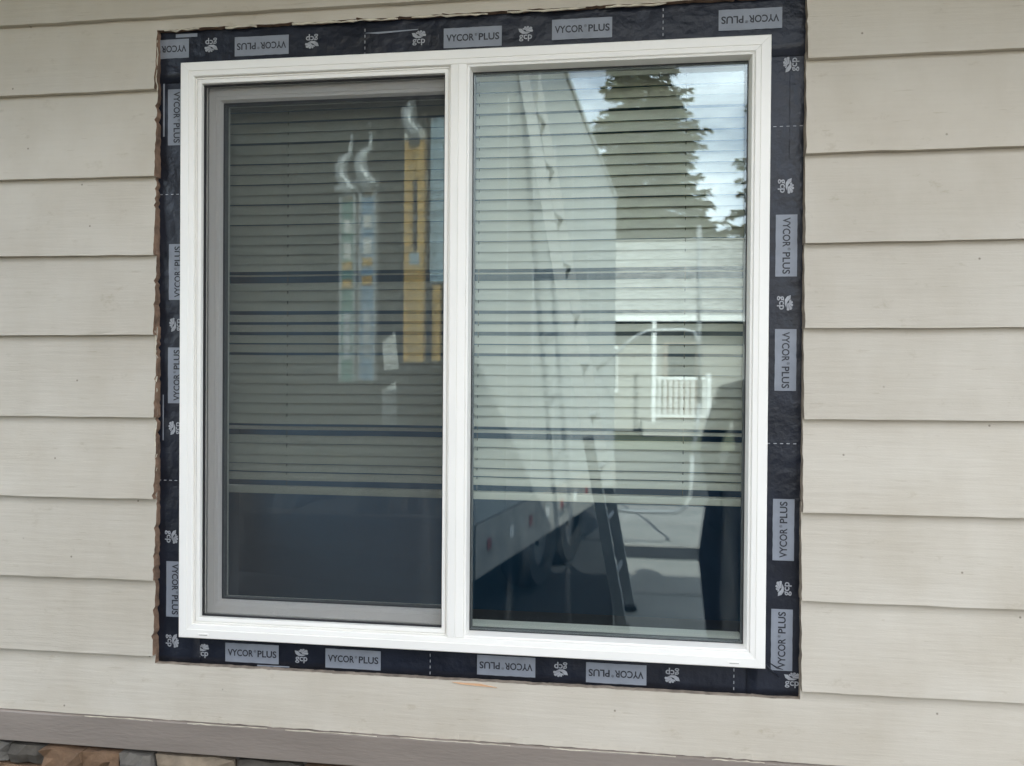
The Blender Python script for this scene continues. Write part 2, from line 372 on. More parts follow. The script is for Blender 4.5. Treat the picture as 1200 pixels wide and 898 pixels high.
# lower edges measured at (x=-.436, -.066) left and (1.289, 1.686) right
Lz = [(1.177, 1.176), (.995, .993), (.8261, .8226), (.6447, .652), (.4655, .473), (.2872, .2955), (.1114, .1184), (-.0513, -.0472)]
Rz = [(1.1837, 1.1899), (.999, 1.0113), (.8254, .838), (.6614, .6691), (.4855, .4928), (.3036, .3108), (.1327, .1371), (-.0442, -.0388)]
def ext(za, xa, zb, xb, x): return za + (zb - za) * (x - xa) / (xb - xa)
def damp(a, b): m_ = (a + b) / 2; return (lerp(m_, a, .6), lerp(m_, b, .6))
LL = []; RR = []
for a, b in Lz:
    a, b = damp(a, b); LL.append((a - (b - a) * .3, b))
for a, b in Rz:
    a, b = damp(a, b); RR.append((a, b + (b - a) * .3))
for k in range(1, 8):
    tl, tr = LL[k - 1], RR[k - 1]
    board(LL[k][0], 0, LL[k][1], 0, XL, CL - rnd.uniform(-.0022, .0022), tl[0] + LAP, tl[1] + LAP, seed=k, ragR=True)
    board(RR[k][0], 0, RR[k][1], 0, CR + rnd.uniform(-.0012, .0012), XR, tr[0] + LAP, tr[1] + LAP, seed=40 + k, ragL=True)
# full-width boards above and below
zz0l, zz0r = LL[0][0], RR[0][1]
top0 = (1.334, 1.340)
board(zz0l, 0, zz0r, 0, XL, XR, top0[0] + LAP, top0[1] + LAP, cut=(CL, CR, CT, 'up'), seed=90)
board(top0[0], 0, top0[1], 0, XL, XR, 1.510 + LAP, 1.516 + LAP, seed=91)
board(1.510, 0, 1.516, 0, XL, XR, 1.658, 1.658, seed=92)
board(-.1835, 0, -.1830, 0, XL, XR, LL[7][0] + LAP, RR[7][1] + LAP, cut=(CL, CR, CB, 'dn'), seed=94)
# old paint / caulk beads left along the head and left cut
def bead(pts, w, name='paint_bead'):
    mb = MB(); rn = random.Random(len(pts))
    mb.tube(pts, [w * rn.uniform(.35, 1.2) for _ in pts], 6); return mb.build(name, M['chip'], house)
segs = ((-.05, .03), (.09, .16), (.24, .47), (.50, .66), (.70, .86), (.90, 1.02))
for si, (a, b) in enumerate(segs):
    n = int((b - a) / .012)
    bead([(a + (b - a) * i / n, YB + .0125 + rnd.uniform(-.001, .0015), CT + .0015 + rnd.gauss(0, .0010) + .0006 * math.sin((a + (b - a) * i / n) * 37)) for i in range(n + 1)], .0024)
for (a, b) in ((.33, .46), (.60, .66), (.52, .56), (1.18, 1.29)):
    n = int((b - a) / .010)
    bead([(CL + rnd.gauss(0, .001), -.016 + rnd.uniform(-.003, .003), a + (b - a) * i / n) for i in range(n + 1)], .0018)
# loose splinter at the sill cut and a fibre strip
MB().prism([(.595, -.0175, -.0690), (.655, -.0178, -.0695), (.690, -.0180, -.0750), (.612, -.0185, -.0718)], (0, .004, 0)).build('wood_splinter', mat('fresh_wood', (.55, .33, .19), .8), house)

# belt board and ledge stone
def belt():
    rn = random.Random(3); xs = [XL + (XR - XL) * i / 60 for i in range(61)]
    prof = [(-.0005, -.1845), (-.0325, -.1845), (-.0345, -.1862), (-.0345, -.2495), (-.0325, -.2515), (-.0005, -.2515)]
    V = []; Fc = []
    for x in xs:
        for k, (y, z) in enumerate(prof): V.append((x, y, z + (rn.gauss(0, .0005) if k in (1, 2) else 0) + (.0008 if k in (3, 4) else 0)))
    n = len(prof)
    for i in range(len(xs) - 1):
        for k in range(n): Fc.append((i * n + k, (i + 1) * n + k, (i + 1) * n + (k + 1) % n, i * n + (k + 1) % n))
    return build('belt_board', V, Fc, M['belt'], house)
belt()
for (a, b) in ((-.22, -.06), (.02, .20), (.24, .44), (.49, .72), (.80, 1.05), (1.12, 1.22)):
    bead([(a + (b - a) * i / 12, -.0335, -.1845 + rnd.gauss(0, .0005)) for i in range(13)], .0011)
veneer = MB().box((XL, -.012, GZ - .02), (XR, .001, -.252)).build('stone_veneer', mat('mortar', (.16, .15, .14), .95), house)
stone_meshes = []
def stone_mesh(w, h, d, m, seed):
    rn = random.Random(seed); nx, nzz = 4, 2
    V = []; Fc = []
    for j in range(nzz + 1):
        for i in range(nx + 1):
            e = (i in (0, nx)) or (j in (0, nzz))
            V.append((w * i / nx + (rn.gauss(0, .002)), -d + rn.gauss(0, .004) + (.006 if e else 0), h * j / nzz + rn.gauss(0, .0012)))
    k = len(V)
    for (x, y, z) in list(V): V.append((x, 0, z))
    q = lambda i, j: j * (nx + 1) + i
    for j in range(nzz):
        for i in range(nx): Fc.append((q(i, j), q(i + 1, j), q(i + 1, j + 1), q(i, j + 1)))
    ring = [q(i, 0) for i in range(nx + 1)] + [q(nx, j) for j in range(1, nzz + 1)] + [q(i, nzz) for i in range(nx - 1, -1, -1)] + [q(0, j) for j in range(nzz - 1, 0, -1)]
    for a, b in zip(ring, ring[1:] + ring[:1]): Fc.append((b, a, a + k, b + k))
    me = bpy.data.meshes.new('stone'); me.from_pydata(V, [], Fc); me.update(); me.materials.append(m); return me
z = -.254; row = 0
first = [(-.402, .085, 3), (-.312, .092, 0), (-.216, .082, 0), (-.130, .070, 1), (-.056, .178, 2), (.126, .15, 3)]
while z > GZ + .03:
    hgt = .046 if row == 0 else rnd.choice((.038, .05, .06)); x = XL
    if row == 0:
        spans = [(-.402 - .11 * (i + 1), .105, rnd.randrange(4)) for i in range(8)] + first + [(.28 + .14 * i, .135, rnd.randrange(4)) for i in range(17)]
    else:
        spans = []
        while x < XR - .05:
            w_ = rnd.uniform(.08, .22); spans.append((x, w_ - .006, rnd.randrange(4))); x += w_
    for (xa, w_, mi) in spans:
        o = link('stone', stone_mesh(w_, hgt - .006, rnd.uniform(.022, .042), STONES[mi], row * 100 + int(xa * 1000)), veneer, (xa, -.008, z - hgt))
    z -= hgt; row += 1

# ================================================================== FLASHING TAPE round the window
def text_mesh(body, size, off=0.0):
    cu = bpy.data.curves.new('t', 'FONT'); cu.body = body; cu.size = size; cu.align_x = 'CENTER'; cu.align_y = 'CENTER'; cu.offset = off; cu.resolution_u = 3
    o = bpy.data.objects.new('t', cu); C.objects.link(o); bpy.context.view_layer.update()
    me = bpy.data.meshes.new_from_object(o.evaluated_get(bpy.context.evaluated_depsgraph_get()))
    bpy.data.objects.remove(o); bpy.data.curves.remove(cu)
    xs = [v.co.x for v in me.vertices]; ys = [v.co.y for v in me.vertices]
    return me, min(xs), max(xs), min(ys), max(ys)
PW, PH = .122, .0412
def fit_text(body, wid, hgt, m, off=0):
    me, x0, x1, y0, y1 = text_mesh(body, .03, off); s_ = wid / (x1 - x0); t_ = hgt / (y1 - y0)
    for v in me.vertices: v.co = Vector(((v.co.x - (x0 + x1) / 2) * s_, 0, (v.co.y - (y0 + y1) / 2) * t_))
    me.materials.clear(); me.materials.append(m); return me
def join_letter(parts):
    bm = bmesh.new()
    for me, dx, dz in parts:
        n0 = len(bm.verts); bm.from_mesh(me); bm.verts.ensure_lookup_table()
        for v in bm.verts[n0:]: v.co.x += dx; v.co.z += dz
    me = bpy.data.meshes.new('lettering'); bm.to_mesh(me); bm.free(); me.materials.append(M['print_text']); return me
_v = fit_text('VYCOR', .0580, .0148, M['print_text'], .0006); _p = fit_text('PLUS', .0430, .0148, M['print_text'], .0006); _rg = fit_text('®', .0055, .0055, M['print_text'])
LETTER = join_letter([(_v, -.0262, 0), (_p, .0345, 0), (_rg, .0070, .0050)])
def panel_mesh():
    me = bpy.data.meshes.new('printed_panel'); rn = random.Random(5); n = 12
    V = [(-PW / 2 + PW * i / n, 0, PH / 2 + rn.gauss(0, .0002)) for i in range(n + 1)] + [(PW / 2 - PW * i / n, 0, -PH / 2 + rn.gauss(0, .0002)) for i in range(n + 1)]
    me.from_pydata(V, [], [tuple(range(len(V)))]); me.materials.append(M['print']); me.update(); return me
PANEL = panel_mesh()
def logo_mesh():
    bm = bmesh.new()
    t = fit_text('gcp', .0270, .0135, M['print_logo'], .0005); bm.from_mesh(t)
    for v in bm.verts: v.co.z -= .0105
    # leaf mark: a solid sickle below, five blades fanning up to the right
    for k in range(5):
        a0 = R(-4 + 24 * k); a1 = a0 + R(21.5); px, pz = -.003, .0025; r0 = .0045; r1 = (.0175, .0180, .0150, .0120, .0085)[k]
        pt = lambda r_, a_: (px + r_ * math.cos(a_), 0, pz + r_ * math.sin(a_) * .82)
        bm.faces.new([bm.verts.new(p) for p in (pt(r0, a0), pt(r1, a0), pt(r1 + .0012, (a0 + a1) / 2), pt(r1, a1), pt(r0, a1))])
    bm.faces.new([bm.verts.new(p) for p in ((-.0150, 0, .0090), (-.0125, 0, .0020), (-.0060, 0, -.0022), (.0030, 0, -.0022), (.0100, 0, .0008), (.0015, 0, .0015), (-.0030, 0, .0035), (-.0080, 0, .0085))])
    me = bpy.data.meshes.new('logo'); bm.to_mesh(me); bm.free(); me.materials.clear(); me.materials.append(M['print_logo'])
    for p in me.polygons: p.material_index = 0
    return me
LOGO = logo_mesh()
def dash_mesh(n=5):
    V = []; Fc = []
    for i in range(n):
        z_ = (i - (n - 1) / 2) * .0125; k = len(V); V += [(-.0008, 0, z_ - .003), (.0008, 0, z_ - .003), (.0008, 0, z_ + .003), (-.0008, 0, z_ + .003)]; Fc.append((k, k + 1, k + 2, k + 3))
    me = bpy.data.meshes.new('perforation_mark'); me.from_pydata(V, [], Fc); me.materials.append(M['print_logo']); me.update(); return me
DASH = dash_mesh()
TY = dict(b=-.0002, l=-.0014, r=-.0014, t=-.0028)
def strip(key, x0, x1, z0, z1, label):
    rn = random.Random(hash(key) % 97 + 3)
    y = TY[key]; o = empty('flashing_tape', (lerp(x0, x1, .5), y, z0)); tag(o, label, 'flashing tape', 'flashing tape strips round the window')
    # film with slight ripples along its length
    horiz = (x1 - x0) > (z1 - z0); n = 80; m_ = 5; V = []; Fc = []
    for i in range(n + 1):
        for j in range(m_ + 1):
            a, b = i / n, j / m_
            x = lerp(x0, x1, a if horiz else b); zc = lerp(z0, z1, b if horiz else a)
            V.append((x - o.location.x, rn.gauss(0, .00030), zc - z0))
    q = lambda i, j: i * (m_ + 1) + j
    for i in range(n):
        for j in range(m_): Fc.append((q(i, j), q(i + 1, j), q(i + 1, j + 1), q(i, j + 1)) if horiz else (q(i, j), q(i, j + 1), q(i + 1, j + 1), q(i + 1, j)))
    f = build('film', V, Fc, M['tape'], o, smooth=True)
    md = f.modifiers.new('s', 'SOLIDIFY'); md.thickness = .0006; md.offset = -1
    return o
def mark(parent, me, name, x, z, rot, dy=-.0011, tilt=0):
    o = link(name, me, parent, (x - parent.location.x, dy, z - parent.location.z)); o.rotation_euler = (0, -R(rot + tilt), 0); return o
def panel(parent, x, z, rot, tilt=0, let=LETTER):
    p = mark(parent, PANEL, 'printed_panel', x, z, rot, tilt=tilt); t = link('lettering', let, p, (0, -.0004, 0)); return p
tb = strip('b', -.10, W + .10, -.0685, .03, 'dark flashing tape strip running under the bottom of the window')
tl = strip('l', -.10, .03, -.067, H + .05, 'dark flashing tape strip down the left side of the window')
tr_ = strip('r', W - .03, W + .10, -.0665, H + .05, 'dark flashing tape strip down the right side of the window')
tt_ = strip('t', -.105, W + .102, H - .03, 1.3355, 'dark flashing tape strip across the top of the window')
for x, z, r_ in ((-.0605, 1.2745, 180), (.1669, 1.2721, 180), (.6268, 1.2678, 0), (.8524, 1.2741, 0), (1.1842, 1.2759, 180)): panel(tt_, x, z, r_)
for x, z, r_ in ((.0519, 1.277, 180), (.2798, 1.274, 180), (.5126, 1.2735, 0), (.7371, 1.2712, 0)): mark(tt_, LOGO, 'logo', x, z, r_)
for x, z in ((.3963, 1.2684), (1.0146, 1.2785)): mark(tt_, DASH, 'perforation_mark', x, z, 0)
for x, z, r_ in ((1.2578, .8276, -90), (1.2584, .602, -90), (1.2576, .266, 90), (1.2565, .0475, 90)): panel(tr_, x, z, r_)
for x, z, r_ in ((1.2616, 1.1831, 90), (1.2575, .9452, -90), (1.2581, .7149, -90), (1.2572, .1492, 90), (1.2768, -.0294, 0)): mark(tr_, LOGO, 'logo', x, z, r_)
for x, z in ((1.2585, 1.0624), (1.2525, .4366)): mark(tr_, DASH, 'perforation_mark', x, z, 90)
for x, z, r_ in ((-.0485, 1.1262, -90), (-.0452, .7887, 90), (-.0464, .5626, 90), (-.0486, .0936, -90)): panel(tl, x + PH / 2, z, r_)
for x, z, r_ in ((-.0300, .6729, 90), (-.0310, .4468, 90), (-.035, .2087, -90), (-.0321, -.020, -90)): mark(tl, LOGO, 'logo', x, z, r_)
for x, z in ((-.0379, .9583), (-.0395, .3324)): mark(tl, DASH, 'perforation_mark', x, z, 90)
for x, z, r_ in ((.1498, -.0388, 0), (.3767, -.0394, 0), (.7058, -.0357, 180), (.9321, -.0388, 180)): panel(tb, x, z, r_)
for x, z, r_ in ((.0357, -.0374, 0), (.2618, -.0364, 0), (.8192, -.0382, 180), (1.0447, -.0376, 180)): mark(tb, LOGO, 'logo', x, z, r_)
for x, z in ((.5448, -.0338), (1.1653, -.0427)): mark(tb, DASH, 'perforation_mark', x, z, 0)
# smear of silver print on the head strip, folds in the film
def sliver(parent, pts, name='silver_smear', m='print'):
    o = parent.location; build(name, [(x - o.x, -.0011, z - o.z) for x, z in pts], [tuple(range(len(pts)))], M[m], parent)
sliver(tt_, ((.392, 1.2875), (.512, 1.2905), (.510, 1.2885), (.455, 1.2855), (.425, 1.2845)))
sliver(tl, ((-.0585, .42), (-.0560, .42), (-.0560, .52), (-.0585, .52)))
sliver(tl, ((-.0600, 1.085), (-.0560, 1.085), (-.0560, 1.20), (-.0600, 1.205)))
sliver(tb, ((.162, -.0655), (.235, -.0650), (.235, -.0622), (.162, -.0628)))
sliver(tt_, ((-.03, 1.2985), (.02, 1.2985), (.02, 1.306), (-.03, 1.306)))
fold = MB(); fold.tube([(1.2195, -.0022, .004), (1.2350, -.004, -.012), (1.2520, -.0022, -.026)], [.0006, .0022, .0006], 6)
fold.tube([(1.2300, -.0018, .003), (1.2480, -.003, -.008), (1.262, -.0018, -.012)], [.0005, .0018, .0005], 6)
_f_ = fold.build('fold', M['tape'], tr_); _f_.location = (-tr_.location.x, -tr_.location.y, -tr_.location.z)
for xx in (1.2615,):
    fo = MB().tube([(xx, -.0012, .98), (xx + .0006, -.0014, 1.07), (xx - .0004, -.0012, 1.22)], [.0002, .0007, .0002], 6).build('fold', M['tape'], tr_)
    fo.location = (-tr_.location.x, -tr_.location.y, -tr_.location.z)

# ================================================================== WINDOW
win = empty('window', (W / 2, 0, 0)); tag(win, 'white vinyl sliding window of two lites with screen over the left one', 'window')
WX = W / 2
def side_piece(name, parent, x0, x1, z0, z1, prof, side, m, gap=.00022):
    """one mitred side of a rectangular frame; prof = closed list of (inset, y)"""
    V = []
    for (d, y) in prof:
        if side == 'b': V += [(x0 + d + gap, y, z0 + d), (x1 - d - gap, y, z0 + d)]
        if side == 't': V += [(x0 + d + gap, y, z1 - d), (x1 - d - gap, y, z1 - d)]
        if side == 'l': V += [(x0 + d, y, z0 + d + gap), (x0 + d, y, z1 - d - gap)]
        if side == 'r': V += [(x1 - d, y, z0 + d + gap), (x1 - d, y, z1 - d - gap)]
    V = [(x - WX, y, z) for x, y, z in V]; n = len(prof); bm = bmesh.new(); bv = [bm.verts.new(v) for v in V]
    for k in range(n):
        k2 = (k + 1) % n; bm.faces.new((bv[2 * k], bv[2 * k + 1], bv[2 * k2 + 1], bv[2 * k2]))
    bm.faces.new([bv[2 * k] for k in range(n)]); bm.faces.new([bv[2 * k + 1] for k in range(n)][::-1])
    bmesh.ops.recalc_face_normals(bm, faces=bm.faces[:])
    me = bpy.data.meshes.new(name); bm.to_mesh(me); bm.free(); me.materials.append(m); return link(name, me, parent)
def ring(parent, x0, x1, z0, z1, prof, m, names=('rail', 'stile'), sides='btlr'):
    for s_ in sides: side_piece(names[0] if s_ in 'bt' else names[1], parent, x0, x1, z0, z1, prof, s_, m)
frame = empty('frame'); frame.parent = win
# outer frame: face, shallow groove, inner slope, jamb running back
prof = [(0, .06), (0, -.0345), (.0018, -.0365), (.0185, -.0365), (.0192, -.0350), (.0198, -.0355), (.0285, -.0345), (.0300, -.0325), (.0302, .06)]
ring(frame, 0, W, 0, H, prof, M['vinyl'], ('frame_rail', 'frame_stile'))
# right lite: glazing bead
GX0, GX1, GZ0, GZ1 = .6080, W - .0303, .0303, H - .0303
bead_p = [(0, .0), (0, -.0318), (.0010, -.0325), (.0045, -.0312), (.0078, -.0085), (.0078, .0)]
gb = [(0, .0), (0, -.0345), (.0012, -.0352), (.0045, -.0330), (.0080, -.0090), (.0080, .0)]
bd = empty('glazing_bead_set'); bd.parent = win
ring(bd, GX0 + .0135, GX1, GZ0, GZ1, bead_p, M['vinyl'], ('glazing_bead', 'glazing_bead'))
# mullion
mu = MB(); prof_m = [(.5870, .06), (.5870, -.0335), (.5885, -.0350), (.6035, -.0362), (.6040, -.0345), (.6048, -.0355), (.6205, -.0340), (.6213, -.0325), (.6213, .06)]
mu.prism([(x - WX, y, .0304) for x, y in prof_m], (0, 0, H - .0608)); mu.build('mullion', M['vinyl'], win)
# left opening: stepped track round the screen
track = empty('screen_track'); track.parent = win
LX0, LX1, LZ0, LZ1 = .0304, .5868, .0304, H - .0304
tp = [(0, .0), (0, -.0270), (.0012, -.0278), (.0034, -.0278), (.0038, -.0248), (.0048, -.0248), (.0052, -.0275), (.0122, -.0268), (.0128, -.0255), (.0128, .0)]
ring(track, LX0, LX1, LZ0, LZ1, tp, M['vinyl'], ('track_rail', 'track_stile'))
# insect screen
SX0, SX1, SZ0, SZ1 = LX0 + .0130, LX1 - .0130, LZ0 + .0130, LZ1 - .0130
scr = empty('insect_screen'); scr.parent = win
ring(scr, SX0, SX1, SZ0, SZ1, [(0, -.0100), (0, -.0170), (.0026, -.0170), (.0026, -.0100)], M['gasket'], ('screen_spline', 'screen_spline'))
build('mesh', [(x - WX, -.0135, z) for x, z in ((SX0 + .0022, SZ0 + .0022), (SX1 - .0022, SZ0 + .0022), (SX1 - .0022, SZ1 - .0022), (SX0 + .0022, SZ1 - .0022))], [(0, 1, 2, 3)], M['screen'], scr)
# sliding sash
sash = empty('sash'); sash.parent = win
sp_ = [(0, .040), (0, .0030), (.0010, .0020), (.0175, .0020), (.0182, .0035), (.0190, .0025), (.0250, .0035), (.0300, .0120), (.0300, .040)]
ring(sash, LX0 + .0132, .6080, LZ0 + .0132, LZ1 - .0132, sp_, M['vinyl'], ('sash_rail', 'sash_stile'))
SGX0, SGX1, SGZ0, SGZ1 = LX0 + .0432, .578, LZ0 + .0432, LZ1 - .0432
ring(sash, SGX0, SGX1, SGZ0, SGZ1, [(0, .0130), (0, .0105), (.0026, .0115), (.0026, .0130)], M['gasket'], ('glazing_gasket', 'glazing_gasket'))
ring(bd, GX0 + .0215, GX1 - .0080, GZ0 + .0080, GZ1 - .0080, [(0, -.0082), (0, -.0098), (.0012, -.0096), (.0012, -.0082)], M['gasket'], ('glazing_gasket', 'glazing_gasket'))
# double glazing: two sheets per lite, the inner a hair out of parallel
def pane(name, x0, x1, z0, z1, y, th, m, rx=0, rz=0, label=None):
    o = MB().box((-(x1 - x0) / 2, 0, -(z1 - z0) / 2), ((x1 - x0) / 2, th, (z1 - z0) / 2)).build(name, m, win)
    o.location = ((x0 + x1) / 2 - WX, y, (z0 + z1) / 2); o.rotation_euler = (R(rx), 0, R(rz)); return o
pane('glass_pane', GX0 + .0180, GX1 - .0045, GZ0 + .0045, GZ1 - .0045, -.0078, .003, M['glass'])
pane('glass_pane', GX0 + .0180, GX1 - .0045, GZ0 + .0045, GZ1 - .0045, .0085, .003, M['glass'], .03, .06)
pane('glass_pane', SGX0 - .004, SGX1 + .004, SGZ0 - .004, SGZ1 + .004, .0142, .003, M['glassL'])
pane('glass_pane', SGX0 - .004, SGX1 + .004, SGZ0 - .004, SGZ1 + .004, .0300, .003, M['glassL'], -.03, .05)
# spacer bars between the sheets
ring(bd, GX0 + .0185, GX1 - .005, GZ0 + .005, GZ1 - .005, [(0, -.0046), (.0065, -.0046), (.0065, .0068), (0, .0068)], M['spacer'], ('spacer_bar', 'spacer_bar'))
ring(sash, SGX0 - .004, SGX1 + .004, SGZ0 - .004, SGZ1 + .004, [(0, .0174), (.0065, .0174), (.0065, .0280), (0, .0280)], M['spacer'], ('spacer_bar', 'spacer_bar'))
# weep covers on the bottom rail
for x in (.0568, 1.159):
    MB().box((x - WX - .0115, -.0374, .0095 - .0022), (x - WX + .0115, -.0363, .0095 + .0022), .0004).build('weep_cover', M['vinyl'], win)
    MB().box((x - WX - .0080, -.0379, .0079), (x - WX + .0100, -.0372, .0090)).build('weep_slot', M['tskirt'], win)
# inside stool
MB().box((.0305 - WX, .0602, .012), (W - .0305 - WX, .0900, .0300)).build('inner_stool', M['vinyl_in'], win)

# ================================================================== BLIND
blind = empty('window_blind', (W / 2, .0, .285)); tag(blind, 'pale horizontal slat blind hanging behind both lites, lowered to mid window', 'blind')
zs = [1.2104, 1.1851, 1.1616, 1.139, 1.113, 1.0906, 1.065, 1.0432, 1.0202, .9976, .974, .9516, .9278, .9059, .8823, .8608, .8376, .8165, .800, .7569, .7326, .7093, .6861, .6632, .637, .6163, .5919, .5694, .546, .5244, .5019, .4793, .4555, .4108, .3854, .3653, .3465, .3271]
BX0, BX1, BY = .022, W - .022, .088
def slat_mesh(tilt, width=.0265, sag=0, seed=0):
    rn = random.Random(seed); n = 18; k = 5; V = []; Fc = []
    a = R(tilt); tw = R(rn.gauss(0, 1.0))
    for i in range(n + 1):
        x = lerp(BX0, BX1, i / n) - W / 2; aa = a + tw * (i / n - .5)
        for j in range(k + 1):
            s_ = (j / k - .5) * width; c_ = .0022 * (1 - (2 * j / k - 1) ** 2)
            V.append((x, -s_ * math.cos(aa) * -1 - c_ * math.sin(aa), s_ * math.sin(aa) * -1 * -1 + -c_ * math.cos(aa) * -1 - .0006 * math.sin(math.pi * 4 * i / n)))
    for i in range(n):
        for j in range(k): p = i * (k + 1) + j; Fc.append((p, p + k + 1, p + k + 2, p + 1))
    me = bpy.data.meshes.new('slat'); me.from_pydata(V, [], Fc); me.update(); me.materials.append(M['slat'])
    me.polygons.foreach_set('use_smooth', [True] * len(me.polygons)); return me
nominal = 68
for i, z in enumerate(zs):
    pitch = (zs[i - 1] - z) if i else .024
    tilt = nominal + rnd.gauss(0, 1.2)
    wd = .0178 if z in (.6861, .6632, .3271, .3465) else (.0195 if z in (.637, .6163, .5919, .9051, .4108, .7569, .3853) else .0258)
    o = link('slat', slat_mesh(tilt, wd, seed=i), blind, (0, BY, z + wd * .5 * .93 - blind.location.z))
    o.rotation_euler = (0, rnd.gauss(0, .0009), 0)
for z in (.7905, .4455):      # two slats caught nearly flat
    link('slat', slat_mesh(14, .0255, seed=int(z * 1000)), blind, (0, BY, z - blind.location.z))
MB().box((BX0 - W / 2, BY - .012, 0), (BX1 - W / 2, BY + .012, .0165), .004).build('bottom_rail', M['slat'], blind).location.z = .2965 - blind.location.z
MB().box((BX0 - W / 2, BY - .018, 1.215 - blind.location.z), (BX1 - W / 2, BY + .018, 1.238 - blind.location.z), .002).build('head_rail', M['slat'], blind)
for xc in (.187, .626, 1.070):
    for yy in (BY + .0005,):
        MB().tube([(xc - W / 2, yy, .30 - blind.location.z), (xc - W / 2 + .001, yy, .75 - blind.location.z), (xc - W / 2, yy, 1.215 - blind.location.z)], .0011, 5).build('lift_cord', M['cord'], blind)

# ================================================================== BEHIND THE CAMERA (seen in the panes)
# ---- cargo trailer backed towards the house, rear open
tra = empty('cargo_trailer', (.246, -2.187, GZ), R(192.57)); tag(tra, 'white cargo trailer with open rear, mirrored in the left half of the right pane', 'trailer')
TL_, TWd, TB, TT = 3.26, 2.1, .385, 2.97
TR, TY1 = 3.60, 1.15     # roof height at the rear, where the roof starts to slope
def side_poly(x, z0): return [(x, .02, z0), (x, TL_, z0), (x, TL_, TT), (x, TY1, TR), (x, .02, TR)]
MB().prism(side_poly(0, .66), (.045, 0, 0)).build('side_panel', M['twhite'], tra)
MB().prism(side_poly(TWd - .045, TB), (.045, 0, 0)).build('side_panel', M['twhite'], tra)
MB().box((.046, TL_ - .04, TB), (TWd - .046, TL_, TT - .02)).build('front_panel', M['twhite'], tra)
MB().prism([(-.012, 0, TR + .001), (-.012, TY1, TR + .001), (-.012, TL_ + .01, TT + .001), (-.012, TL_ + .01, TT + .045), (-.012, TY1, TR + .045), (-.012, 0, TR + .045)], (TWd + .024, 0, 0)).build('roof', M['twhite'], tra)
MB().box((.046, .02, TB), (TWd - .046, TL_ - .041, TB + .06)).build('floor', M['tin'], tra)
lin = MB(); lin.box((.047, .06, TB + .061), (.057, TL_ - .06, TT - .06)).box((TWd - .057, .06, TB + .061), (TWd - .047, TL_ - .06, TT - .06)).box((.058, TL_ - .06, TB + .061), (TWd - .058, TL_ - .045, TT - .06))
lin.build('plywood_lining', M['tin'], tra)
MB().box((-.012, .0, TB), (.05, TL_, .655), .004).build('side_skirt', M['tskirt'], tra)
for i in range(9): MB().box((-.016, .15 + i * .34, .50), (-.0125, .21 + i * .34, .56)).build('reflector', M['red'] if i % 2 == 0 else M['hwhite'], tra)
for i in range(6): MB().box((-.004, .45 + i * .45, .67), (-.0002, .465 + i * .45, TT - .02)).build('panel_seam', M['alu'], tra)
for (xx, nm) in ((.0, 'rear_post'), (TWd - .07, 'rear_post')): MB().box((xx, -.02, TB), (xx + .07, .018, TR), .004).build(nm, M['alu'], tra)
MB().box((.071, -.02, TR - .09), (TWd - .071, .018, TR), .004).build('rear_header', M['alu'], tra)
MB().box((.0, -.06, TB - .08), (TWd, -.021, TB + .07), .006).build('rear_bumper', M['tyre'], tra)
def wheel(x, y, parent):
    t = MB(); pr = [(.20, -.10), (.31, -.10), (.33, -.07), (.33, .07), (.31, .10), (.20, .10)]; n = 28
    bm = t.bm; rings = [[bm.verts.new((x + w_, y + r_ * math.cos(2 * math.pi * k / n), .33 + r_ * math.sin(2 * math.pi * k / n))) for k in range(n)] for r_, w_ in pr]
    for i in range(len(rings)):
        for k in range(n): bm.faces.new((rings[i][k], rings[i][(k + 1) % n], rings[(i + 1) % len(rings)][(k + 1) % n], rings[(i + 1) % len(rings)][k]))
    wv = t.build('wheel', M['tyre'], parent)
    rm_ = MB(); rm_.tube([(x - .06, y, .33), (x + .06, y, .33)], .198, 24); rm_.tube([(x - .085, y, .33), (x - .06, y, .33)], .06, 12); rm_.build('rim', M['rim'], wv)
for y_ in (1.35, 2.08):
    for x_ in (.16, TWd - .16): wheel(x_, y_, tra)
MB().tube([(.3, TL_, .45), (1.05, TL_ + 1.2, .45), (1.8, TL_, .45)], .04, 8).build('tongue', M['tyre'], tra)
MB().tube([(1.05, TL_ + 1.1, .45), (1.05, TL_ + 1.1, .02)], .03, 8).build('jack', M['alu'], tra)
# fold-out tubular rail on the side, near the front
def world2tr(p):
    v = Vector(p) - tra.location; a = -tra.rotation_euler.z; return (v.x * math.cos(a) - v.y * math.sin(a), v.x * math.sin(a) + v.y * math.cos(a), v.z)
rail = MB()
rail.tube([world2tr(p) for p in ((.80, -4.70, .62), (.977, -4.7, .775), (1.10, -4.7, .885), (1.214, -4.7, .941), (1.50, -4.7, .947), (1.575, -4.7, .93), (1.606, -4.7, .87), (1.612, -4.7, .78))], .016, 8)
rail.tube([world2tr(p) for p in ((1.609, -4.7, 1.78), (1.612, -4.7, 1.2), (1.622, -4.7, .34))], .017, 8)
rail.tube([world2tr(p) for p in ((.79, -4.7, -.50), (1.124, -4.7, -.52), (1.44, -4.7, -.515), (1.52, -4.7, -.47), (1.56, -4.7, -.36), (1.572, -4.7, -.028))], .016, 8)
rail.tube([world2tr(p) for p in ((1.572, -4.7, -.05), (1.60, -4.7, .15), (1.622, -4.7, .36))], .018, 8)
rail.build('tubular_rail', M['ladder'], tra)
# rail that the tools hang from
MB().tube([(.06, .13, 2.76), (1.6, .13, 2.76)], .012, 8).build('tool_rail', M['tyre'], tra)
TA = R(192.57)
def tw(lx, ly, lz): return (tra.location.x + lx * math.cos(TA) - ly * math.sin(TA), tra.location.y + lx * math.sin(TA) + ly * math.cos(TA), lz)
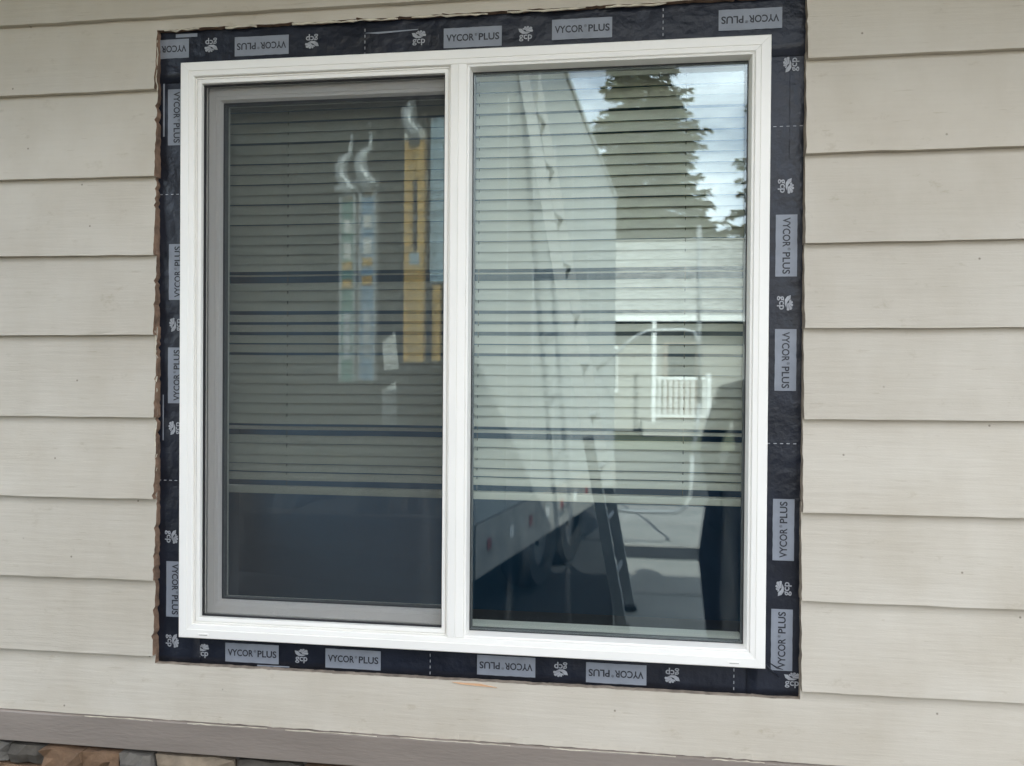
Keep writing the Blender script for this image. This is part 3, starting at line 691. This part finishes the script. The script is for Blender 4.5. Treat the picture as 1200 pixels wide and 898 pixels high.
# ---- levels hanging in the trailer's rear
def level(lx, z0, z1, w, body, label, vial=True, d=.03):
    o = empty('spirit_level', tw(lx, .115, z0), TA); tag(o, label, 'level', 'levels hanging in the trailer'); L_ = z1 - z0
    mb = MB(); t_ = .012
    mb.box((-w / 2, -d / 2, .0), (-w / 2 + t_, d / 2, L_)).box((w / 2 - t_, -d / 2, 0), (w / 2, d / 2, L_)).build('flange', M['silver'] if body != 'yellow' else M['yellow'], o)
    we = MB()
    if body == 'yellow':
        hw = w / 2 - t_ - .0005
        we.box((-hw, -d * .3, 0), (hw, d * .3, L_ * .50)).box((-hw, -d * .3, L_ * .82), (hw, d * .3, L_ - .001)).box((-hw, -d * .3, L_ * .501), (-.016, d * .3, L_ * .819)).box((.016, -d * .3, L_ * .501), (hw, d * .3, L_ * .819))
        we.build('web', M['yellow'], o)
        MB().box((-w / 2 - .002, -d / 2 - .002, L_ + .0005), (w / 2 + .002, d / 2 + .002, L_ + .05), .004).build('end_cap', M['pale'], o)
        MB().box((-.03, -d * .3 - .002, L_ * .44), (.03, -d * .3 - .0005, L_ * .495)).build('vial_window', M['board_blue'], o)
        MB().box((-w / 2 - .003, d / 2 + .0005, L_ * .8), (w / 2 + .003, d / 2 + .003, L_ * .86)).build('label_plate', M['pale'], o)
        MB().box((-.03, d / 2 + .0005, L_ * .42), (.03, d / 2 + .002, L_ * .50)).build('label_plate', M['board_blue'], o)
    else:
        we.box((-w / 2 + t_ + .0005, -d * .3, 0), (w / 2 - t_ - .0005, d * .3, L_)).build('web', M[body], o)
        for fz, hh in ((.50, .05), (.60, .045), (.97, .04)):
            MB().box((-w * .30, d * .3 + .0005, L_ * fz), (w * .30, d * .3 + .008, L_ * fz + hh), .003).build('vial', M['yellow'], o)
            MB().box((-w * .30, -d * .3 - .008, L_ * fz), (w * .30, -d * .3 - .0005, L_ * fz + hh), .003).build('vial', M['yellow'], o)
        for fz, hh in ((.66, .09), (.80, .07), (.12, .26)):
            MB().box((-w * .24, -d * .3 - .003, L_ * fz), (w * .24, -d * .3 - .0006, L_ * fz + hh)).build('label_plate', M['paper'] if fz != .12 else M['silver'], o)
        # cross handle and curved hook at the top
        MB().tube([(-.07, -.02, L_ + .03), (.07, -.02, L_ + .03)], .024, 10).build('clamp_bar', M['silver'], o)
    top = 2.76 + GZ - z0
    ho = MB(); ho.tube([(0, 0, L_ - .02), (0, 0, L_ + .05), (.045, 0, L_ + .10), (.05, 0, L_ + .16), (.03, 0, L_ + .20), (.0, .015, min(top - .10, L_ + .23)), (0, .03, top - .0), (0, .018, top + .018), (0, .0, top + .012)], [.036, .044, .040, .038, .030, .012, .006, .006, .005], 8)
    ho.build('hook', M['silver'], o); return o
level(.815, .53, 1.56, .100, 'lvgreen', 'green and silver level mirrored in the left pane, farthest from the mullion')
level(.690, .54, 1.58, .105, 'lvblue', 'blue and silver level mirrored in the left pane, beside the yellow level')
level(.405, .64, 1.82, .118, 'yellow', 'long yellow level mirrored in the left pane near the mullion')
bb = MB().box((-.05, -.012, 0), (.05, .012, .86), .002).build('pale_board', M['board_blue']); bb.location = tw(.262, .115, 1.06); bb.rotation_euler = (0, 0, TA)
tag(bb, 'pale blue board hanging at the right edge of the left pane reflection', 'board')
ys = MB().box((-.022, -.012, 0), (.022, .012, .40), .002).build('yellow_stick', M['yellow']); ys.location = tw(.275, .115, .645); ys.rotation_euler = (0, 0, TA)
tag(ys, 'short yellow stick below the pale blue board in the left pane reflection', 'stick')
for (lx, z_, hh, rot_) in ((.535, .60, .20, 5), (.545, .30, .24, 0)):
    tg = MB().prism([(-.045, 0, 0), (.045, 0, 0), (.045, 0, hh * .75), (-.035, 0, hh)], (0, .003, 0)).build('paper_tag', M['paper']); tg.location = tw(lx, .10, z_); tg.rotation_euler = (0, R(rot_), TA)
    tag(tg, 'upper white paper tag beside the yellow level in the left pane' if z_ > .5 else 'lower white paper tag hanging below the levels in the left pane', 'tag')
    ln = MB().tube([(0, .002, hh * .85), (0, .004, 2.76 + GZ - z_)], .0015, 5).build('string', M['cord'], tg)

# ---- ladder leaning on the trailer's roof edge
lad = empty('ladder', (1.02, -2.88, GZ), R(8)); tag(lad, 'aluminium ladder leaning on the trailer, mirrored in the right pane beside the concrete', 'ladder')
lean = Vector((-.187, 0, 1)).normalized(); LL_ = 3.6; out_ = Vector((lean.z, 0, -lean.x))
for s_ in (-1, 1):
    c0 = Vector((0, s_ * .205, .0)); w_ = .030
    MB().prism([c0 - out_ * w_ + lean * .03, c0 + out_ * w_ + lean * .03, c0 + out_ * w_ + lean * LL_, c0 - out_ * w_ + lean * LL_], (0, .022 * -s_, 0)).build('rail', M['ladder'], lad)
    MB().prism([c0 - out_ * .040, c0 + out_ * .040, c0 + out_ * .040 + lean * .028, c0 - out_ * .040 + lean * .028], (0, .04 * -s_, 0)).build('foot', M['tyre'], lad)
for k in range(1, 12):
    p_ = lean * (.30 * k); MB().tube([p_ + Vector((0, -.182, 0)), p_ + Vector((0, .182, 0))], .014, 8).build('rung', M['ladder'], lad)

# ---- person standing behind to the right
def person(loc, rz):
    J = {}; E = []; rad = {}
    def j(n, p, r_): J[n] = p; rad[n] = r_
    j('pelvis', (0, 0, .95), (.165, .115)); j('waist', (0, .0, 1.08), (.155, .11)); j('chest', (0, .005, 1.27), (.175, .12)); j('upper', (0, .0, 1.40), (.15, .09)); j('neck', (0, -.01, 1.50), (.055, .055)); j('head0', (0, -.02, 1.56), (.06, .07)); j('head1', (0, -.025, 1.64), (.078, .095)); j('head2', (0, -.02, 1.72), (.062, .075))
    E += [('pelvis', 'waist'), ('waist', 'chest'), ('chest', 'upper'), ('upper', 'neck'), ('neck', 'head0'), ('head0', 'head1'), ('head1', 'head2')]
    for s_, n in ((-1, 'l'), (1, 'r')):
        j(n + 'sh', (s_ * .185, 0, 1.405), (.068, .068)); j(n + 'el', (s_ * .265, .03, 1.13), (.052, .052)); j(n + 'wr', (s_ * .255, -.10, .92), (.034, .030)); j(n + 'pm', (s_ * .250, -.135, .855), (.040, .020))
        E += [('upper', n + 'sh'), (n + 'sh', n + 'el'), (n + 'el', n + 'wr'), (n + 'wr', n + 'pm')]
        for q in range(4):
            fx = s_ * .250 + (q - 1.5) * .021 * .95; ln = (.062, .074, .070, .055)[q]
            j(n + 'f%da' % q, (fx, -.150, .825), (.0095, .0095)); j(n + 'f%db' % q, (fx, -.160, .825 - ln * .5), (.0088, .0088)); j(n + 'f%dc' % q, (fx * 1.0, -.150, .825 - ln), (.0078, .0078))
            E += [(n + 'pm', n + 'f%da' % q), (n + 'f%da' % q, n + 'f%db' % q), (n + 'f%db' % q, n + 'f%dc' % q)]
        j(n + 't1', (s_ * .205, -.135, .865), (.011, .011)); j(n + 't2', (s_ * .190, -.155, .830), (.009, .009)); E += [(n + 'pm', n + 't1'), (n + 't1', n + 't2')]
        j(n + 'hp', (s_ * .095, 0, .88), (.095, .10)); j(n + 'kn', (s_ * .11, -.02, .49), (.065, .068)); j(n + 'ca', (s_ * .112, .01, .34), (.062, .066)); j(n + 'an', (s_ * .115, .02, .10), (.042, .046)); j(n + 'bl', (s_ * .125, -.06, .045), (.045, .040)); j(n + 'to', (s_ * .135, -.17, .038), (.040, .032))
        E += [('pelvis', n + 'hp'), (n + 'hp', n + 'kn'), (n + 'kn', n + 'ca'), (n + 'ca', n + 'an'), (n + 'an', n + 'bl'), (n + 'bl', n + 'to')]
    names = list(J); ix = {n: i for i, n in enumerate(names)}
    me = bpy.data.meshes.new('body'); me.from_pydata([J[n] for n in names], [(ix[a], ix[b]) for a, b in E], []); me.update()
    tmp = bpy.data.objects.new('tmp', me); C.objects.link(tmp)
    sk = tmp.modifiers.new('skin', 'SKIN'); sk.use_smooth_shade = True; tmp.modifiers.new('sub', 'SUBSURF').levels = 2
    for i, n in enumerate(names): me.skin_vertices[0].data[i].radius = rad[n]
    me.skin_vertices[0].data[0].use_root = True
    bpy.context.view_layer.update()
    out = bpy.data.meshes.new_from_object(tmp.evaluated_get(bpy.context.evaluated_depsgraph_get())); bpy.data.objects.remove(tmp)
    out.materials.clear()
    for m_ in ('skin', 'jacket', 'trouser', 'tyre'): out.materials.append(M[m_])
    for p in out.polygons:
        c = p.center; z_ = c.z; p.use_smooth = True
        hand = abs(c.x) > .17 and z_ < .93 and c.y < -.06
        p.material_index = 1 if hand else 0 if z_ > 1.49 else (1 if z_ > .86 else (2 if z_ > .09 else 3))
    root = empty('person', loc, rz); root.scale = (1, 1, .94); tag(root, 'person in long dark coat standing at the right edge of the right pane reflection', 'person')
    link('body', out, root)
    f = MB(); f.tube([(0, -.115, 1.655), (0, -.135, 1.625), (0, -.118, 1.612)], [.007, .013, .010], 8)
    for s_ in (-1, 1): f.tube([(s_ * .078, -.015, 1.665), (s_ * .088, -.005, 1.64), (s_ * .078, -.01, 1.61)], [.008, .014, .007], 6)
    f.build('nose_and_ears', M['skin'], root)
    e = MB()
    for s_ in (-1, 1): e.tube([(s_ * .030 - .012, -.108, 1.660), (s_ * .030 + .012, -.108, 1.660)], .006, 6)
    e.tube([(-.022, -.108, 1.585), (0, -.112, 1.583), (.022, -.108, 1.585)], .004, 6); e.build('eyes_and_mouth', M['hair'], root)
    hb = bmesh.new(); bmesh.ops.create_uvsphere(hb, u_segments=20, v_segments=12, radius=1)
    for v in list(hb.verts):
        if v.co.z < -.15 and v.co.y < .25 or (v.co.y < -.75 and v.co.z < .3): hb.verts.remove(v)
    for v in hb.verts: v.co = Vector((v.co.x * .089, v.co.y * .106 - .012, v.co.z * .10 + 1.68))
    hm = bpy.data.meshes.new('hair'); hb.to_mesh(hm); hb.free(); hm.materials.append(M['hair']); link('hair', hm, root)
    jk = MB(); jk.tube([(0, 0, .12), (0, 0, .60), (0, 0, .84), (0, 0, .98), (0, .0, 1.12)], [.265, .315, .285, .225, .172], 24, cap=False)
    for v in jk.bm.verts: v.co.y *= .74
    jk.build('coat_skirt', M['jacket'], root)
person((1.65, -2.15, GZ), R(180))

# ---- conifers
def conifer(name, loc, h, rad_, seed, label, m, z0=1.2, dens=2.0):
    rn = random.Random(seed); root = empty(name, loc); tag(root, label, 'tree', 'conifers beyond the road')
    MB().tube([(0, 0, -.1), (0, 0, h * .5), (0, 0, h * .98)], [h * .018, h * .011, .02], 10).build('trunk', M['bark'], root)
    V = []; Fc = []; lim = MB()
    nl = int(h * 3.2 * dens)
    for lv in range(nl):
        t = lv / nl; z = z0 + (h - z0) * t; rr = rad_ * (1 - t) ** .82 * rn.uniform(.82, 1.12) + .15
        nbr = max(5, int(11 * (1 - t * .5)))
        for b in range(nbr):
            if rn.random() < .05: continue
            a = rn.uniform(0, 2 * math.pi); L_ = rr * rn.uniform(.72, 1.12); dr = rn.uniform(.12, .35)
            ca, sa = math.cos(a), math.sin(a)
            if lv % 3 == 0 and b % 3 == 0: lim.tube([(0, 0, z), (ca * L_ * .5, sa * L_ * .5, z - dr * L_ * .35), (ca * L_ * .92, sa * L_ * .92, z - dr * L_ * .55)], [.035, .02, .006], 4, cap=False)
            n = max(4, int(L_ * 11))
            for k in range(n):
                s_ = (k + rn.random()) / n; d = L_ * (.12 + .88 * s_); wd = .42 * (1 - .55 * s_) * min(1, L_ / 1.5)
                px, py, pz = ca * d, sa * d, z - dr * d * (1 - .25 * s_) + rn.gauss(0, .05)
                for q in range(4):
                    u = rn.uniform(-1, 1) * .9; ang = a + u; le = rn.uniform(.14, .34) * (1 - .35 * s_); w2 = rn.uniform(.024, .055)
                    ex, ey, ez = px + math.cos(ang) * le, py + math.sin(ang) * le, pz - rn.uniform(-.06, .22)
                    nx, ny = -math.sin(ang) * w2, math.cos(ang) * w2; i0 = len(V); zz = rn.uniform(-.05, .05)
                    V += [(px - nx, py - ny, pz + zz), (px + nx, py + ny, pz - zz), (ex + nx * .25, ey + ny * .25, ez - zz), (ex - nx * .25, ey - ny * .25, ez + zz)]
                    Fc.append((i0, i0 + 1, i0 + 2, i0 + 3))
    lim.build('limbs', M['bark'], root)
    build('crown', V, Fc, M[m], root)
conifer('conifer_tree', (2.0, -28.5, GZ), 16.4, 4.9, 3, 'tall dark conifer mirrored at the top of the right pane', 'needle')
conifer('conifer_tree', (8.2, -27, GZ), 18.0, 4.8, 5, 'second conifer mirrored at the right edge of the right pane', 'needle', dens=1.2)
conifer('conifer_tree', (4.4, -31, GZ), 8.2, 3.0, 9, 'low green conifer behind the neighbour roof, mirrored in the right pane', 'needle2', dens=1.2)

# ---- neighbour's house
nb = empty('neighbour_house', (3, -18, GZ)); tag(nb, 'grey neighbour house with shingle roof and white porch rail, mirrored in the right pane', 'house')
def nbox(name, a, b, m, bev=0, parent=nb): return MB().box(a, b, bev).build(name, m, parent)
EZ, RZ = 2.92, 5.55
nbox('wall', (-6, -8, 0), (6, -.55, EZ - .02), M['hwall'])
rb = MB(); ncr = 26
V = []; Fc = []
for sgn, y0, y1 in ((1, 0.0, -4.2), (-1, -8.4, -4.2)):
    for k in range(ncr):
        a, b = k / ncr, (k + 1) / ncr
        ya, yb = lerp(y0, y1, a), lerp(y0, y1, b); za, zb = lerp(EZ, RZ, a), lerp(EZ, RZ, b); i0 = len(V)
        V += [(-6.4, ya, za), (6.4, ya, za), (6.4, ya, za + .035), (-6.4, ya, za + .035), (6.4, yb, zb + .003), (-6.4, yb, zb + .003)]
        Fc += [(i0, i0 + 1, i0 + 2, i0 + 3), (i0 + 3, i0 + 2, i0 + 4, i0 + 5)]
roof_n = build('roof', V, Fc, M['hroof'], nb)
nbox('ridge_cap', (-6.4, -4.32, RZ - .01), (6.4, -4.08, RZ + .05), M['hroof'], .02, roof_n)
build('gable', [(-6, -8.0, EZ), (-6, -.5, EZ), (-6, -4.2, RZ - .1), (6, -8.0, EZ), (6, -.5, EZ), (6, -4.2, RZ - .1)], [(0, 1, 2), (3, 5, 4)], M['hwall'], nb)
nbox('gutter', (-6.4, .002, EZ - .12), (6.4, .09, EZ + .03), M['hwhite'])
nbox('soffit', (-6.3, -.56, EZ - .06), (6.3, .0, EZ - .03), M['hwhite'])
for (x0, x1, z0, z1) in ((-3.2, -1.9, 1.0, 2.2), (2.6, 4.0, 1.0, 2.2)):
    wf = nbox('window', (x0, -.545, z0), (x1, -.49, z1), M['hwhite'])
    for q in range(2):
        xm = lerp(x0, x1, .5 * q); nbox('pane', (xm + .06, -.489, z0 + .07), (xm + (x1 - x0) / 2 - .04, -.482, z1 - .07), M['hglass'], 0, wf)
dr_ = nbox('door', (-.75, -.545, .35), (.2, -.50, 2.4), M['belt']); nbox('door_panel', (-.62, -.499, 1.4), (.07, -.492, 2.25), M['hglass'], 0, dr_)
nbox('porch_deck', (-1.3, -.54, 0), (.4, 1.0, .34), M['hwall'])
pr_ = empty('porch_rail'); pr_.parent = nb
nbox('handrail', (-1.0, .93, 1.35), (.15, 1.0, 1.42), M['hwhite'], 0, pr_); nbox('bottom_rail', (-1.0, .94, .46), (.15, .99, .51), M['hwhite'], 0, pr_)
for i in range(9): nbox('baluster', (-.94 + i * .13, .95, .515), (-.90 + i * .13, .985, 1.345), M['hwhite'], 0, pr_)
for x_ in (-1.1, .18): nbox('porch_post', (x_, .92, .345), (x_ + .09, 1.01, EZ - .13 if x_ < 0 else 1.5), M['hwhite'], 0, pr_)
nbox('handrail', (1.0, .93, 1.35), (1.75, 1.0, 1.42), M['hwhite'], 0, pr_)
for i in range(6): nbox('baluster', (1.04 + i * .13, .95, 1.08), (1.08 + i * .13, .985, 1.345), M['hwhite'], 0, pr_)
bpy.context.view_layer.update()
